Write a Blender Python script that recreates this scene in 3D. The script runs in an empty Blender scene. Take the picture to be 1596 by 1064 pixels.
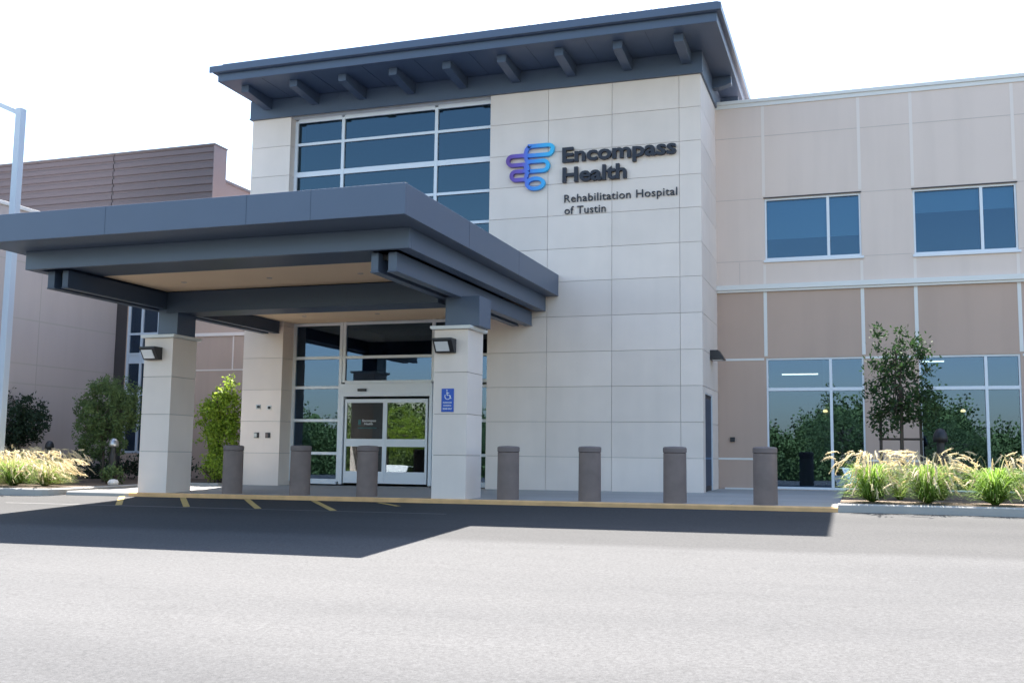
import bpy, math, random
from mathutils import Vector, Matrix
random.seed(7)
SC = bpy.context.scene
COL = SC.collection
S = 0.8                                   # metres per stone course; all coordinates below are in courses

# ---------------------------------------------------------------- camera
f_px, yaw, pit, rol = 1603.0, -0.3285, 0.1099, 0.0125
camd = bpy.data.cameras.new('camera'); cam = bpy.data.objects.new('camera', camd); COL.objects.link(cam)
camd.sensor_width = 36.0; camd.lens = 36.0*f_px/1596.0; camd.clip_start = 0.1; camd.clip_end = 3000
cyw, syw, cp, sp = math.cos(yaw), math.sin(yaw), math.cos(pit), math.sin(pit)
fw = Vector((syw*cp, cyw*cp, sp)); rt = Vector((cyw, -syw, 0)); up = rt.cross(fw)
r2 = rt*math.cos(rol)+up*math.sin(rol); u2 = up*math.cos(rol)-rt*math.sin(rol)
M = Matrix((r2, u2, -fw)).transposed().to_4x4()
M.translation = Vector((4.1865, -28.8124, 1.0066))*S
cam.matrix_world = M
SC.camera = cam

# ---------------------------------------------------------------- sky and sun
SUN = Vector((-0.205, 0.62, 1.0)).normalized()
elev = math.asin(SUN.z); azi = math.atan2(SUN.x, SUN.y)
W = bpy.data.worlds.new('World'); SC.world = W; W.use_nodes = True
nt = W.node_tree; bg = nt.nodes['Background']
sky = nt.nodes.new('ShaderNodeTexSky'); sky.sky_type = 'NISHITA'; sky.sun_disc = False
sky.sun_elevation = elev; sky.sun_rotation = azi; sky.air_density = 1.2; sky.dust_density = 1.0; sky.ozone_density = 0.8
nt.links.new(sky.outputs[0], bg.inputs[0]); bg.inputs[1].default_value = 0.08
sl = bpy.data.lights.new('sun', 'SUN'); so = bpy.data.objects.new('sun', sl); COL.objects.link(so)
sl.energy = 5.0; sl.angle = math.radians(0.5); sl.color = (1.0, 0.95, 0.88)
so.rotation_euler = SUN.to_track_quat('Z', 'Y').to_euler()
so.location = (0, 0, 40)
SC.view_settings.view_transform = 'Standard'; SC.view_settings.look = 'None'
SC.view_settings.exposure = 2.30; SC.view_settings.gamma = 1.0
SC.cycles.max_bounces = 6; SC.cycles.transparent_max_bounces = 12; SC.cycles.caustics_reflective = False; SC.cycles.caustics_refractive = False

# ---------------------------------------------------------------- materials
def mat(name, col, rough=0.6, metal=0.0, spec=0.5, noise=0.0, nscale=3.0, island=0.0, bump=0.0, bscale=40.0, emit=None, estr=0.0, trans=0.0, coat=0.0, streak=0.0):
    m = bpy.data.materials.new(name); m.use_nodes = True
    n = m.node_tree; b = n.nodes['Principled BSDF']; L = n.links.new
    b.inputs['Roughness'].default_value = rough; b.inputs['Metallic'].default_value = metal
    b.inputs['Specular IOR Level'].default_value = spec; b.inputs['Coat Weight'].default_value = coat
    b.inputs['Base Color'].default_value = (*col, 1)
    src = None
    if noise or island:
        rgb = n.nodes.new('ShaderNodeRGB'); rgb.outputs[0].default_value = (*col, 1)
        val = n.nodes.new('ShaderNodeMath'); val.operation = 'MULTIPLY_ADD'; val.inputs[1].default_value = noise; val.inputs[2].default_value = 1-noise/2
        if noise:
            tc = n.nodes.new('ShaderNodeNewGeometry'); nz = n.nodes.new('ShaderNodeTexNoise'); nz.inputs['Scale'].default_value = nscale; nz.inputs['Detail'].default_value = 6
            L(tc.outputs['Position'], nz.inputs['Vector']); L(nz.outputs['Fac'], val.inputs[0])
        else: val.inputs[0].default_value = 0.5
        v2 = n.nodes.new('ShaderNodeMath'); v2.operation = 'MULTIPLY_ADD'; v2.inputs[1].default_value = island; v2.inputs[2].default_value = 1-island/2
        if island:
            g = n.nodes.new('ShaderNodeNewGeometry'); L(g.outputs['Random Per Island'], v2.inputs[0])
        else: v2.inputs[0].default_value = 0.5
        mu = n.nodes.new('ShaderNodeMath'); mu.operation = 'MULTIPLY'; L(val.outputs[0], mu.inputs[0]); L(v2.outputs[0], mu.inputs[1])
        sc = n.nodes.new('ShaderNodeVectorMath'); sc.operation = 'SCALE'; L(rgb.outputs[0], sc.inputs[0]); L(mu.outputs[0], sc.inputs['Scale'])
        if streak:      # rain streaks and dust running down the face
            g3 = n.nodes.new('ShaderNodeNewGeometry'); mp = n.nodes.new('ShaderNodeMapping'); mp.inputs['Scale'].default_value = (2.6, 2.6, 0.25)
            n3 = n.nodes.new('ShaderNodeTexNoise'); n3.inputs['Scale'].default_value = 1.0; n3.inputs['Detail'].default_value = 5
            L(g3.outputs['Position'], mp.inputs[0]); L(mp.outputs[0], n3.inputs['Vector'])
            m3 = n.nodes.new('ShaderNodeMapRange'); m3.inputs[1].default_value = 0.45; m3.inputs[2].default_value = 0.75; m3.inputs[3].default_value = 1.0; m3.inputs[4].default_value = 1-streak; L(n3.outputs['Fac'], m3.inputs[0])
            m4 = n.nodes.new('ShaderNodeMath'); m4.operation = 'MULTIPLY'; L(mu.outputs[0], m4.inputs[0]); L(m3.outputs[0], m4.inputs[1]); L(m4.outputs[0], sc.inputs['Scale'])
        L(sc.outputs[0], b.inputs['Base Color']); src = sc.outputs[0]
    if bump:
        tc2 = n.nodes.new('ShaderNodeNewGeometry'); nb = n.nodes.new('ShaderNodeTexNoise'); nb.inputs['Scale'].default_value = bscale; nb.inputs['Detail'].default_value = 4
        L(tc2.outputs['Position'], nb.inputs['Vector']); bp = n.nodes.new('ShaderNodeBump'); bp.inputs['Strength'].default_value = bump; bp.inputs['Distance'].default_value = 0.01
        L(nb.outputs['Fac'], bp.inputs['Height']); L(bp.outputs[0], b.inputs['Normal'])
    if emit: b.inputs['Emission Color'].default_value = (*emit, 1); b.inputs['Emission Strength'].default_value = estr
    if trans:
        tr = n.nodes.new('ShaderNodeBsdfTranslucent'); mx = n.nodes.new('ShaderNodeMixShader'); mx.inputs[0].default_value = trans
        if src: L(src, tr.inputs[0])
        else: tr.inputs[0].default_value = (*col, 1)
        o = n.nodes['Material Output']; L(b.outputs[0], mx.inputs[1]); L(tr.outputs[0], mx.inputs[2]); L(mx.outputs[0], o.inputs[0])
    return m

def glass_mat(name, tint, refl, fac):
    m = bpy.data.materials.new(name); m.use_nodes = True
    n = m.node_tree; L = n.links.new; n.nodes.remove(n.nodes['Principled BSDF'])
    tr = n.nodes.new('ShaderNodeBsdfTransparent'); tr.inputs[0].default_value = (*tint, 1)
    gl = n.nodes.new('ShaderNodeBsdfGlossy'); gl.inputs['Roughness'].default_value = 0.0; gl.inputs[0].default_value = (*refl, 1)
    g = n.nodes.new('ShaderNodeNewGeometry'); nz = n.nodes.new('ShaderNodeTexNoise'); nz.inputs['Scale'].default_value = 0.9; nz.inputs['Detail'].default_value = 1
    bp = n.nodes.new('ShaderNodeBump'); bp.inputs['Strength'].default_value = 0.02; bp.inputs['Distance'].default_value = 0.05
    L(g.outputs['Position'], nz.inputs['Vector']); L(nz.outputs['Fac'], bp.inputs['Height']); L(bp.outputs[0], gl.inputs['Normal'])
    fr = n.nodes.new('ShaderNodeFresnel'); fr.inputs[0].default_value = 1.5
    md = n.nodes.new('ShaderNodeMath'); md.operation = 'MULTIPLY_ADD'; md.inputs[1].default_value = 0.9; md.inputs[2].default_value = fac
    L(fr.outputs[0], md.inputs[0])
    mx = n.nodes.new('ShaderNodeMixShader'); L(md.outputs[0], mx.inputs[0]); L(tr.outputs[0], mx.inputs[1]); L(gl.outputs[0], mx.inputs[2])
    L(mx.outputs[0], n.nodes['Material Output'].inputs[0]); return m

def ground_mat(name, c1, c2, fine, scale_big=0.25, band=None):
    m = bpy.data.materials.new(name); m.use_nodes = True
    n = m.node_tree; b = n.nodes['Principled BSDF']; L = n.links.new
    b.inputs['Roughness'].default_value = 0.92; b.inputs['Specular IOR Level'].default_value = 0.25
    g = n.nodes.new('ShaderNodeNewGeometry')
    def nz(sc, det=6, rgh=0.6, vec=None):
        t = n.nodes.new('ShaderNodeTexNoise'); t.inputs['Scale'].default_value = sc; t.inputs['Detail'].default_value = det; t.inputs['Roughness'].default_value = rgh
        L(vec or g.outputs['Position'], t.inputs['Vector']); return t.outputs['Fac']
    mp = n.nodes.new('ShaderNodeMapping'); mp.inputs['Scale'].default_value = (0.25, 1.4, 1.0); L(g.outputs['Position'], mp.inputs[0])
    big = nz(scale_big, 5, 0.55, mp.outputs[0])
    rr = n.nodes.new('ShaderNodeMapRange'); rr.inputs[1].default_value = 0.3; rr.inputs[2].default_value = 0.7; L(big, rr.inputs[0])
    mx = n.nodes.new('ShaderNodeMix'); mx.data_type = 'RGBA'; mx.inputs[6].default_value = (*c1, 1); mx.inputs[7].default_value = (*c2, 1); L(rr.outputs[0], mx.inputs[0])
    f = nz(28, 6, 0.8); f2 = nz(140, 3, 0.7)
    ad = n.nodes.new('ShaderNodeMath'); ad.operation = 'ADD'; L(f, ad.inputs[0]); L(f2, ad.inputs[1])
    sc = n.nodes.new('ShaderNodeMapRange'); sc.inputs[1].default_value = 0.7; sc.inputs[2].default_value = 1.3; sc.inputs[3].default_value = 1-fine; sc.inputs[4].default_value = 1+fine; L(ad.outputs[0], sc.inputs[0])
    fac = sc.outputs[0]
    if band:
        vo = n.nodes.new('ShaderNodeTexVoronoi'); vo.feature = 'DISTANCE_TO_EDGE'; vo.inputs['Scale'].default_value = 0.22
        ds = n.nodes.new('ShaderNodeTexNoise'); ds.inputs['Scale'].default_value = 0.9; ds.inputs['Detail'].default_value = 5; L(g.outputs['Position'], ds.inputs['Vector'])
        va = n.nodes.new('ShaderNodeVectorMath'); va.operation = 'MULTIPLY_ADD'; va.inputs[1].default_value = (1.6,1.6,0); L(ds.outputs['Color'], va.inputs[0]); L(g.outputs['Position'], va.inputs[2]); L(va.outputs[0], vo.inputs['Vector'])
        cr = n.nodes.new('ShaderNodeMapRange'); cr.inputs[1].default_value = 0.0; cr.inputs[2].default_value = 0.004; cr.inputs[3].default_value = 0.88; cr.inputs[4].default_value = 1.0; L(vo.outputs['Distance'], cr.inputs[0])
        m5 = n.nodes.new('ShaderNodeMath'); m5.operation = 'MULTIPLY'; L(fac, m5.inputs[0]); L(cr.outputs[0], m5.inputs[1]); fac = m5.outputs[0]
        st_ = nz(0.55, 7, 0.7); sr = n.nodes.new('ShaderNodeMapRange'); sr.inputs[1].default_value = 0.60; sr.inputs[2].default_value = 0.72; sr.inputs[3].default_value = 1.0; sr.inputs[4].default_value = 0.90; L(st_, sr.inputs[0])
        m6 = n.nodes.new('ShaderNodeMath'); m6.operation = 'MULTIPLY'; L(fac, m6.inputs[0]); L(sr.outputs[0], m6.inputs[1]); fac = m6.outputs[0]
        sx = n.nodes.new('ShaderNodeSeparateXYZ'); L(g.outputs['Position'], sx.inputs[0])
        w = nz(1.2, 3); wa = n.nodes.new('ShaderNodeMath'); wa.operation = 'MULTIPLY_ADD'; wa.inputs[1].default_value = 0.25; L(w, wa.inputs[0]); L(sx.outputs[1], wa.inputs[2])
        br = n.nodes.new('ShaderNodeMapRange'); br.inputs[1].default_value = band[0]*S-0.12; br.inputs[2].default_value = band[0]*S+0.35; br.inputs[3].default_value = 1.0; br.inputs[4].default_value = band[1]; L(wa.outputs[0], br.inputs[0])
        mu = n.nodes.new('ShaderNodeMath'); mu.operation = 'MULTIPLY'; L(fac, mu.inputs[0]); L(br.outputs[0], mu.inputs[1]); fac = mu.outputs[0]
    vs = n.nodes.new('ShaderNodeVectorMath'); vs.operation = 'SCALE'; L(mx.outputs[2], vs.inputs[0]); L(fac, vs.inputs['Scale']); L(vs.outputs[0], b.inputs['Base Color'])
    bp = n.nodes.new('ShaderNodeBump'); bp.inputs['Strength'].default_value = 0.5; bp.inputs['Distance'].default_value = 0.006; L(f2, bp.inputs['Height']); L(bp.outputs[0], b.inputs['Normal'])
    return m

MT = dict(
 stone=mat('stone_cladding', (0.81,0.70,0.63), 0.8, noise=0.16, nscale=1.3, island=0.10, bump=0.25, streak=0.035),
 joint=mat('stone_joint', (0.42,0.39,0.36), 0.9),
 upper=mat('pale_render', (0.75,0.62,0.55), 0.85, streak=0.05, noise=0.08, nscale=0.8, bump=0.15, bscale=120),
 lower=mat('taupe_render', (0.52,0.38,0.31), 0.85, streak=0.06, noise=0.12, nscale=0.9, bump=0.15, bscale=120),
 strip=mat('pale_strip', (0.80,0.70,0.64), 0.7),
 trim=mat('white_trim', (0.74,0.73,0.71), 0.6, noise=0.05),
 reveal=mat('reveal_line', (0.56,0.47,0.43), 0.8),
 alum=mat('white_aluminium', (0.74,0.77,0.82), 0.4, metal=0.0, noise=0.04),
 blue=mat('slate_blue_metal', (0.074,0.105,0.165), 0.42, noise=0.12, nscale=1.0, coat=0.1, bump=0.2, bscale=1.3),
 seamshade=mat('seam_and_shade_blue', (0.040,0.062,0.105), 0.45, noise=0.10, nscale=1.0),  # slate blue with the under-canopy shade put into its colour; also the seams
 tan=mat('tan_ceiling', (0.86,0.64,0.44), 0.8, noise=0.12, nscale=0.7),
 glass=glass_mat('reflective_glass', (0.42,0.50,0.50), (0.34,0.50,0.80), 0.12),
 glassup=glass_mat('upper_reflective_glass', (0.30,0.40,0.46), (0.21,0.33,0.42), 0.18),
 glasswing=glass_mat('wing_window_glass', (0.58,0.74,0.84), (0.22,0.34,0.47), 0.12),
 glassdoor=glass_mat('door_glass', (0.40,0.46,0.45), (0.8,0.9,1.0), 0.08),
 room=mat('room_wall', (0.16,0.17,0.17), 0.9),
 blind=mat('roller_blind', (0.62,0.64,0.62), 0.9),
 boll=mat('bollard_concrete', (0.22,0.168,0.15), 0.85, noise=0.45, nscale=5, bump=0.4, bscale=90),
 bollcap=mat('bollard_cap', (0.19,0.15,0.14), 0.8, noise=0.2, nscale=8),
 conc=ground_mat('pavement_concrete', (0.36,0.35,0.33), (0.43,0.42,0.40), 0.08, 0.6),
 kerb=mat('kerb_concrete', (0.40,0.385,0.36), 0.9, noise=0.25, nscale=3, bump=0.3),
 yellow=mat('yellow_kerb_paint', (0.72,0.42,0.19), 0.85, noise=0.6, nscale=4.5, bump=0.2),
 stripe=mat('faded_yellow_stripe', (0.52,0.36,0.12), 0.9, noise=0.5, nscale=9),
 faint=mat('worn_line', (0.15,0.15,0.15), 0.95, noise=0.5, nscale=6),
 asphalt=ground_mat('asphalt', (0.062,0.062,0.064), (0.086,0.085,0.086), 0.55, 0.3, band=(-12.6, 0.68)),  # band: older asphalt strip, darkened further in colour to deepen the shade
 soil=mat('mulch_soil', (0.15,0.11,0.08), 0.95, noise=0.7, nscale=9, bump=0.8, bscale=60),
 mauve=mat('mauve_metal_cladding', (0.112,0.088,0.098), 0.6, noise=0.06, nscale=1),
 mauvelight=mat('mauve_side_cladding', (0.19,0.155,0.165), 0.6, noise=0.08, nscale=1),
 leafF=mat('far_foliage', (0.10,0.15,0.04), 0.8, noise=0.8, nscale=0.6, island=0.5, trans=0.1),
 mauvecap=mat('mauve_coping', (0.13,0.115,0.13), 0.5),
 dark=mat('dark_panel', (0.05,0.042,0.045), 0.6),
 black=mat('black_metal', (0.022,0.022,0.026), 0.45),
 lens=mat('lamp_lens', (0.75,0.75,0.78), 0.35, noise=0.05),
 pole=mat('pale_steel', (0.52,0.58,0.66), 0.45),
 letters=mat('charcoal_letters', (0.014,0.017,0.032), 0.5),
 white=mat('sign_white', (0.8,0.8,0.8), 0.6),
 signblue=mat('sign_blue', (0.02,0.09,0.45), 0.5, noise=0.05),
 dots=mat('glass_lettering', (0.6,0.62,0.62), 0.6),
 teal=mat('glass_emblem', (0.10,0.35,0.35), 0.6),
 steel=mat('brushed_steel', (0.45,0.45,0.46), 0.35, metal=0.8),
 bark=mat('bark', (0.07,0.055,0.045), 0.95, noise=0.5, nscale=14, bump=0.6),
 wood=mat('wooden_stake', (0.05,0.04,0.035), 0.9, noise=0.4, nscale=10),
 leafA=mat('leaf_dark_green', (0.03,0.065,0.02), 0.75, noise=0.3, nscale=2, island=0.7, trans=0.30),
 leafB=mat('leaf_deep_green', (0.015,0.036,0.016), 0.8, noise=0.3, nscale=2, island=0.6, trans=0.15),
 leafC=mat('leaf_olive', (0.11,0.17,0.06), 0.75, noise=0.4, nscale=1.5, island=0.7, trans=0.30),
 leafD=mat('leaf_yellow_green', (0.30,0.42,0.05), 0.6, noise=0.3, nscale=2, island=0.6, trans=0.50),
 blade=mat('grass_blade', (0.20,0.33,0.05), 0.7, island=0.7, trans=0.45),
 straw=mat('dry_grass_blade', (0.52,0.47,0.25), 0.8, island=0.5, trans=0.40),
 plume=mat('grass_plume', (0.80,0.70,0.50), 0.8, island=0.35, trans=0.45),
 flower=mat('white_flower', (0.8,0.8,0.76), 0.7),
 tube=mat('lit_tube', (0.9,0.9,0.9), 0.5, emit=(1.0,0.93,0.85), estr=1.6),
 warm=mat('lit_pendant', (0.9,0.7,0.5), 0.5, emit=(1.0,0.62,0.32), estr=1.8),
 counter=mat('reception_counter', (0.30,0.32,0.31), 0.7),
 rubber=mat('tyre', (0.02,0.02,0.02), 0.8),
 carwhite=mat('white_car_paint', (0.75,0.75,0.75), 0.25, coat=0.6), cargrey=mat('grey_car_paint', (0.16,0.18,0.2), 0.3, metal=0.4, coat=0.6),
 carglass=mat('car_glass', (0.01,0.012,0.014), 0.05),
 stone2=mat('pale_stone_wall', (0.48,0.425,0.415), 0.8, streak=0.06, noise=0.10, nscale=0.7, bump=0.15),
 far=mat('far_building_wall', (0.5,0.42,0.33), 0.85, noise=0.1),
)
# emblem: purple on the left lobes, blue in the middle, cyan on the right (a printed gradient of the sign itself)
em = bpy.data.materials.new('emblem_gradient'); em.use_nodes = True
n_ = em.node_tree; g_ = n_.nodes.new('ShaderNodeNewGeometry'); s_ = n_.nodes.new('ShaderNodeSeparateXYZ'); m_ = n_.nodes.new('ShaderNodeMapRange'); c_ = n_.nodes.new('ShaderNodeValToRGB')
m_.inputs[1].default_value = -5.85*S; m_.inputs[2].default_value = -4.45*S
n_.links.new(g_.outputs['Position'], s_.inputs[0]); n_.links.new(s_.outputs[0], m_.inputs[0]); n_.links.new(m_.outputs[0], c_.inputs[0]); n_.links.new(c_.outputs[0], n_.nodes['Principled BSDF'].inputs[0])
e_ = c_.color_ramp.elements; e_[0].position = 0.0; e_[0].color = (0.13,0.045,0.28,1); e_[1].position = 1.0; e_[1].color = (0.03,0.50,0.85,1)
x_ = c_.color_ramp.elements.new(0.36); x_.color = (0.14,0.10,0.52,1); x_ = c_.color_ramp.elements.new(0.52); x_.color = (0.05,0.22,0.75,1)
n_.nodes['Principled BSDF'].inputs['Roughness'].default_value = 0.4
MT['emblem'] = em

# ---------------------------------------------------------------- mesh helpers (coordinates in courses)
BASE = {}
class MB:
    def __init__(s): s.v = []; s.f = []
    def add(s, vs, fs):
        k = len(s.v); s.v += [tuple(a) for a in vs]; s.f += [tuple(k+i for i in f) for f in fs]; return s
    def box(s, x0, x1, y0, y1, z0, z1):
        return s.add([(x0,y0,z0),(x1,y0,z0),(x1,y1,z0),(x0,y1,z0),(x0,y0,z1),(x1,y0,z1),(x1,y1,z1),(x0,y1,z1)],
                     [(0,3,2,1),(4,5,6,7),(0,1,5,4),(1,2,6,5),(2,3,7,6),(3,0,4,7)])
    def quad(s, a, b, c, d): return s.add([a,b,c,d], [(0,1,2,3)])
    def prism(s, pts, axis, a, b):
        # pts 2-D outline, extruded along axis from a to b
        def P(p, t): return (t,p[0],p[1]) if axis == 'x' else (p[0],t,p[1]) if axis == 'y' else (p[0],p[1],t)
        n = len(pts); vs = [P(p,a) for p in pts]+[P(p,b) for p in pts]
        fs = [tuple(range(n)), tuple(range(2*n-1, n-1, -1))]+[(i, n+i, n+(i+1)%n, (i+1)%n) for i in range(n)]
        return s.add(vs, fs)
    def tube(s, pts, rad, n=8, cap=True):
        pts = [Vector(p) for p in pts]; k0 = len(s.v); m = len(pts)
        for i, p in enumerate(pts):
            t = (pts[min(i+1,m-1)]-pts[max(i-1,0)]).normalized()
            a = Vector((0,0,1)) if abs(t.z) < 0.9 else Vector((1,0,0))
            e1 = t.cross(a).normalized(); e2 = t.cross(e1)
            r = rad[i] if isinstance(rad, (list,tuple)) else rad
            for j in range(n):
                an = 2*math.pi*j/n; s.v.append(tuple(p+e1*r*math.cos(an)+e2*r*math.sin(an)))
        for i in range(m-1):
            for j in range(n):
                s.f.append((k0+i*n+j, k0+i*n+(j+1)%n, k0+(i+1)*n+(j+1)%n, k0+(i+1)*n+j))
        if cap: s.f.append(tuple(k0+j for j in range(n))[::-1]); s.f.append(tuple(k0+(m-1)*n+j for j in range(n)))
        return s
    def lathe(s, c, prof, n=28):
        k0 = len(s.v); m = len(prof)
        for r, z in prof:
            for j in range(n):
                an = 2*math.pi*j/n; s.v.append((c[0]+r*math.cos(an), c[1]+r*math.sin(an), c[2]+z))
        for i in range(m-1):
            for j in range(n): s.f.append((k0+i*n+j, k0+i*n+(j+1)%n, k0+(i+1)*n+(j+1)%n, k0+(i+1)*n+j))
        s.f.append(tuple(k0+(m-1)*n+j for j in range(n))); s.f.append(tuple(k0+j for j in range(n))[::-1]); return s
    def build(s, name, m, parent=None, bevel=0.0, smooth=False):
        base = Vector(BASE.get(parent.name, (0,0,0))) if parent else Vector((0,0,0))
        me = bpy.data.meshes.new(name); me.from_pydata([((v[0]-base.x)*S, (v[1]-base.y)*S, (v[2]-base.z)*S) for v in s.v], [], s.f)
        me.materials.append(MT[m]); me.update()
        if smooth: me.polygons.foreach_set('use_smooth', [True]*len(me.polygons))
        o = bpy.data.objects.new(name, me); COL.objects.link(o)
        if parent: o.parent = parent; BASE[o.name] = tuple(base)
        if bevel:
            b = o.modifiers.new('bevel', 'BEVEL'); b.width = bevel; b.segments = 2; b.limit_method = 'ANGLE'; b.angle_limit = math.radians(40)
        return o
def tag(o, label, cat, group=None):
    o['label'] = label; o['category'] = cat
    if group: o['group'] = group
    return o
def struct(o): o['kind'] = 'structure'; return o
def thing(name, loc, label, cat, group=None):
    o = bpy.data.objects.new(name, None); COL.objects.link(o); o.location = Vector(loc)*S; o.empty_display_size = 0.2
    BASE[o.name] = tuple(loc); return tag(o, label, cat, group)
def copy_tree(o, loc=None, parent=None):
    c = o.copy(); COL.objects.link(c)
    if parent: c.parent = parent
    if loc is not None: c.location = Vector(loc)*S
    for ch in list(o.children): copy_tree(ch, None, c)
    return c
def text_geo(txt, bold=0.0, spacing=1.0):
    cu = bpy.data.curves.new('t', 'FONT'); cu.body = txt; cu.size = 1.0; cu.offset = bold; cu.extrude = 0.5; cu.space_character = spacing; cu.resolution_u = 3
    o = bpy.data.objects.new('t', cu); COL.objects.link(o); bpy.context.view_layer.update()
    me = bpy.data.meshes.new_from_object(o.evaluated_get(bpy.context.evaluated_depsgraph_get()))
    vs = [tuple(v.co) for v in me.vertices]; fs = [tuple(p.vertices) for p in me.polygons]
    bpy.data.objects.remove(o); bpy.data.curves.remove(cu); bpy.data.meshes.remove(me)
    return vs, fs
def wall_text(mb, txt, x0, x1, zbase, zh, y, depth, bold=0.0, spacing=1.0):
    """lettering lying in a wall plane facing -Y; fitted between x0 and x1, capital height zh"""
    vs, fs = text_geo(txt, bold, spacing)
    xs = [v[0] for v in vs]; a, b = min(xs), max(xs)
    caph = 0.70+2*bold
    mb.add([(x0+(v[0]-a)/(b-a)*(x1-x0), y-(v[2]+0.5)*depth, zbase+(v[1]+bold)/caph*zh) for v in vs], fs)

# ---------------------------------------------------------------- the ground
KY = -5.90                                     # outer face of the kerb
def sz(x, y): return 0.006*x+0.01*y+0.04       # pavement
def az(x, y):
    yy = max(y, -42.0); return 0.006*max(min(x,60),-60)+0.041*(yy-KY)-0.019-0.105
def sheet(mb, xs, ys, fz, dz=0.0):
    k = len(mb.v); 
    for y in ys:
        for x in xs: mb.v.append((x, y, fz(x,y)+dz))
    nx = len(xs)
    for j in range(len(ys)-1):
        for i in range(nx-1): mb.f.append((k+j*nx+i, k+j*nx+i+1, k+(j+1)*nx+i+1, k+(j+1)*nx+i))
mb = MB()
def gz(x, y): return az(x, min(y, KY+0.3))-0.0
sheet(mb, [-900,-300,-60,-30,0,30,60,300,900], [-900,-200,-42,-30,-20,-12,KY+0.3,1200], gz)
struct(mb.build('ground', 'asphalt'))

# pavement in front of the doors, as one slab
mb = MB(); x0, x1, y1 = -16.4, 3.66, 12.0
mb.add([(x0,KY+0.14,sz(x0,KY)),(x1,KY+0.14,sz(x1,KY)),(x1,y1,sz(x1,y1)),(x0,y1,sz(x0,y1)),(x0,KY+0.14,-0.6),(x1,KY+0.14,-0.6),(x1,y1,-0.6),(x0,y1,-0.6)],
       [(0,1,2,3),(0,4,5,1),(1,5,6,2),(3,2,6,7),(0,3,7,4)])
for xx in (-13.0,-10.6,-8.2,-5.8,-3.4,-1.0,1.4): mb.box(xx, xx+0.015, KY+0.15, 0, sz(xx,-3)-0.05, sz(xx,0)-0.045)
struct(mb.build('pavement', 'conc'))
def kerb_run(pts, w, top, mname, name, bot=-0.9):
    """kerb following a polyline; pts = outer edge, w = width to the left of travel, top(x,y)"""
    m = MB(); n = len(pts); L_ = []
    for i, p in enumerate(pts):
        a = Vector(pts[max(i-1,0)]); b = Vector(pts[min(i+1,n-1)]); t = (b-a).normalized(); nn = Vector((-t.y, t.x))
        q = Vector(p)+nn*w; L_.append((Vector(p), q))
    prof = []
    for p, q in L_:
        d = (q-p).normalized()
        r = 0.03; e = p+d*r
        prof.append([(p.x,p.y,bot),(p.x,p.y,top(p.x,p.y)-r),(e.x,e.y,top(p.x,p.y)),(q.x,q.y,top(q.x,q.y)),(q.x,q.y,bot)])
    for pr in prof: m.v += pr
    for i in range(n-1):
        for j in range(4): m.f.append((i*5+j, (i+1)*5+j, (i+1)*5+j+1, i*5+j+1))
    m.f.append((0,1,2,3,4)); m.f.append(tuple((n-1)*5+j for j in (4,3,2,1,0)))
    return struct(m.build(name, mname))
kerb_run([(-14.35+i*1.8, KY) for i in range(11)]+[(3.66,KY)], 0.12, lambda x,y: sz(x,y)+0.003, 'yellow', 'yellow_kerb')
kerb_run([(-16.4,KY),(-14.352,KY)], 0.16, lambda x,y: sz(x,y)+0.003, 'kerb', 'plain_kerb')
tp = lambda x,y: sz(x,y)+0.075
kerb_run([(3.662,KY+0.0),(4.6,KY+0.01),(6,KY-0.08),(8,KY-0.25),(12,KY-0.6),(22,KY-1.6)], 0.18, tp, 'kerb', 'planter_kerb')
arc = [(-17.1+0.55*math.sin(a), -5.85-0.55*math.cos(a)) for a in [math.radians(t) for t in range(0,91,15)]]
kerb_run([(-40,-6.4),(-30,-6.4),(-24,-6.4),(-19,-6.4)]+arc+[(-16.55,-4.5),(-16.55,-2.6),(-16.55,-1.2)], 0.2, tp, 'kerb', 'planter_kerb')
kerb_run([(-16.55,-1.0),(-15.7,-1.0),(-14.95,-1.0)], 0.2, tp, 'kerb', 'planter_kerb')
# soil beds
mb = MB(); mb.add([(3.7,KY+0.16,0.1),(22,KY-1.4,0.12),(22,3.2,0.13),(3.7,3.2,0.13)], [(0,1,2,3)])
mb.add([(-40,-6.22,-0.06),(-17.15,-6.22,-0.03),(-16.75,-5.8,-0.03),(-16.75,-1.0,0.0),(-16.75,3.1,0.03),(-40,3.1,0.0)], [(0,1,2,3,4,5)])
mb.add([(-16.75,-0.82,0.0),(-14.95,-0.82,0.0),(-14.95,3.1,0.03),(-16.75,3.1,0.03)], [(0,1,2,3)])
struct(mb.build('soil_bed', 'soil'))
# hatch stripes on the asphalt by the doors
mb = MB(); dz = 0.006
def stripe(xa, ya, xb, yb, w):
    t = Vector((xb-xa, yb-ya)).normalized(); nx, ny = -t.y*w/2, t.x*w/2
    N = 6
    for i in range(N):
        a, b = i/N, (i+1)/N
        P = [(xa+(xb-xa)*a-nx, ya+(yb-ya)*a-ny), (xa+(xb-xa)*b-nx, ya+(yb-ya)*b-ny), (xa+(xb-xa)*b+nx, ya+(yb-ya)*b+ny), (xa+(xb-xa)*a+nx, ya+(yb-ya)*a+ny)]
        mb.add([(x, y, az(x,y)+dz) for x, y in P], [(0,1,2,3)])
for k in range(1,5): stripe(-16.4+1.92*k, -6.0, -14.6+1.92*k, -8.3, 0.15)
stripe(-6.9,-6.1,-6.0,-6.9,0.12)
struct(mb.build('hatch_marking', 'stripe'))
mb = MB(); dz = 0.005; stripe(-16.0,-8.4,-8.9,-8.4,0.10); stripe(-8.9,-8.4,-4.2,-8.4,0.06)
struct(mb.build('worn_marking', 'faint'))

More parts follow.
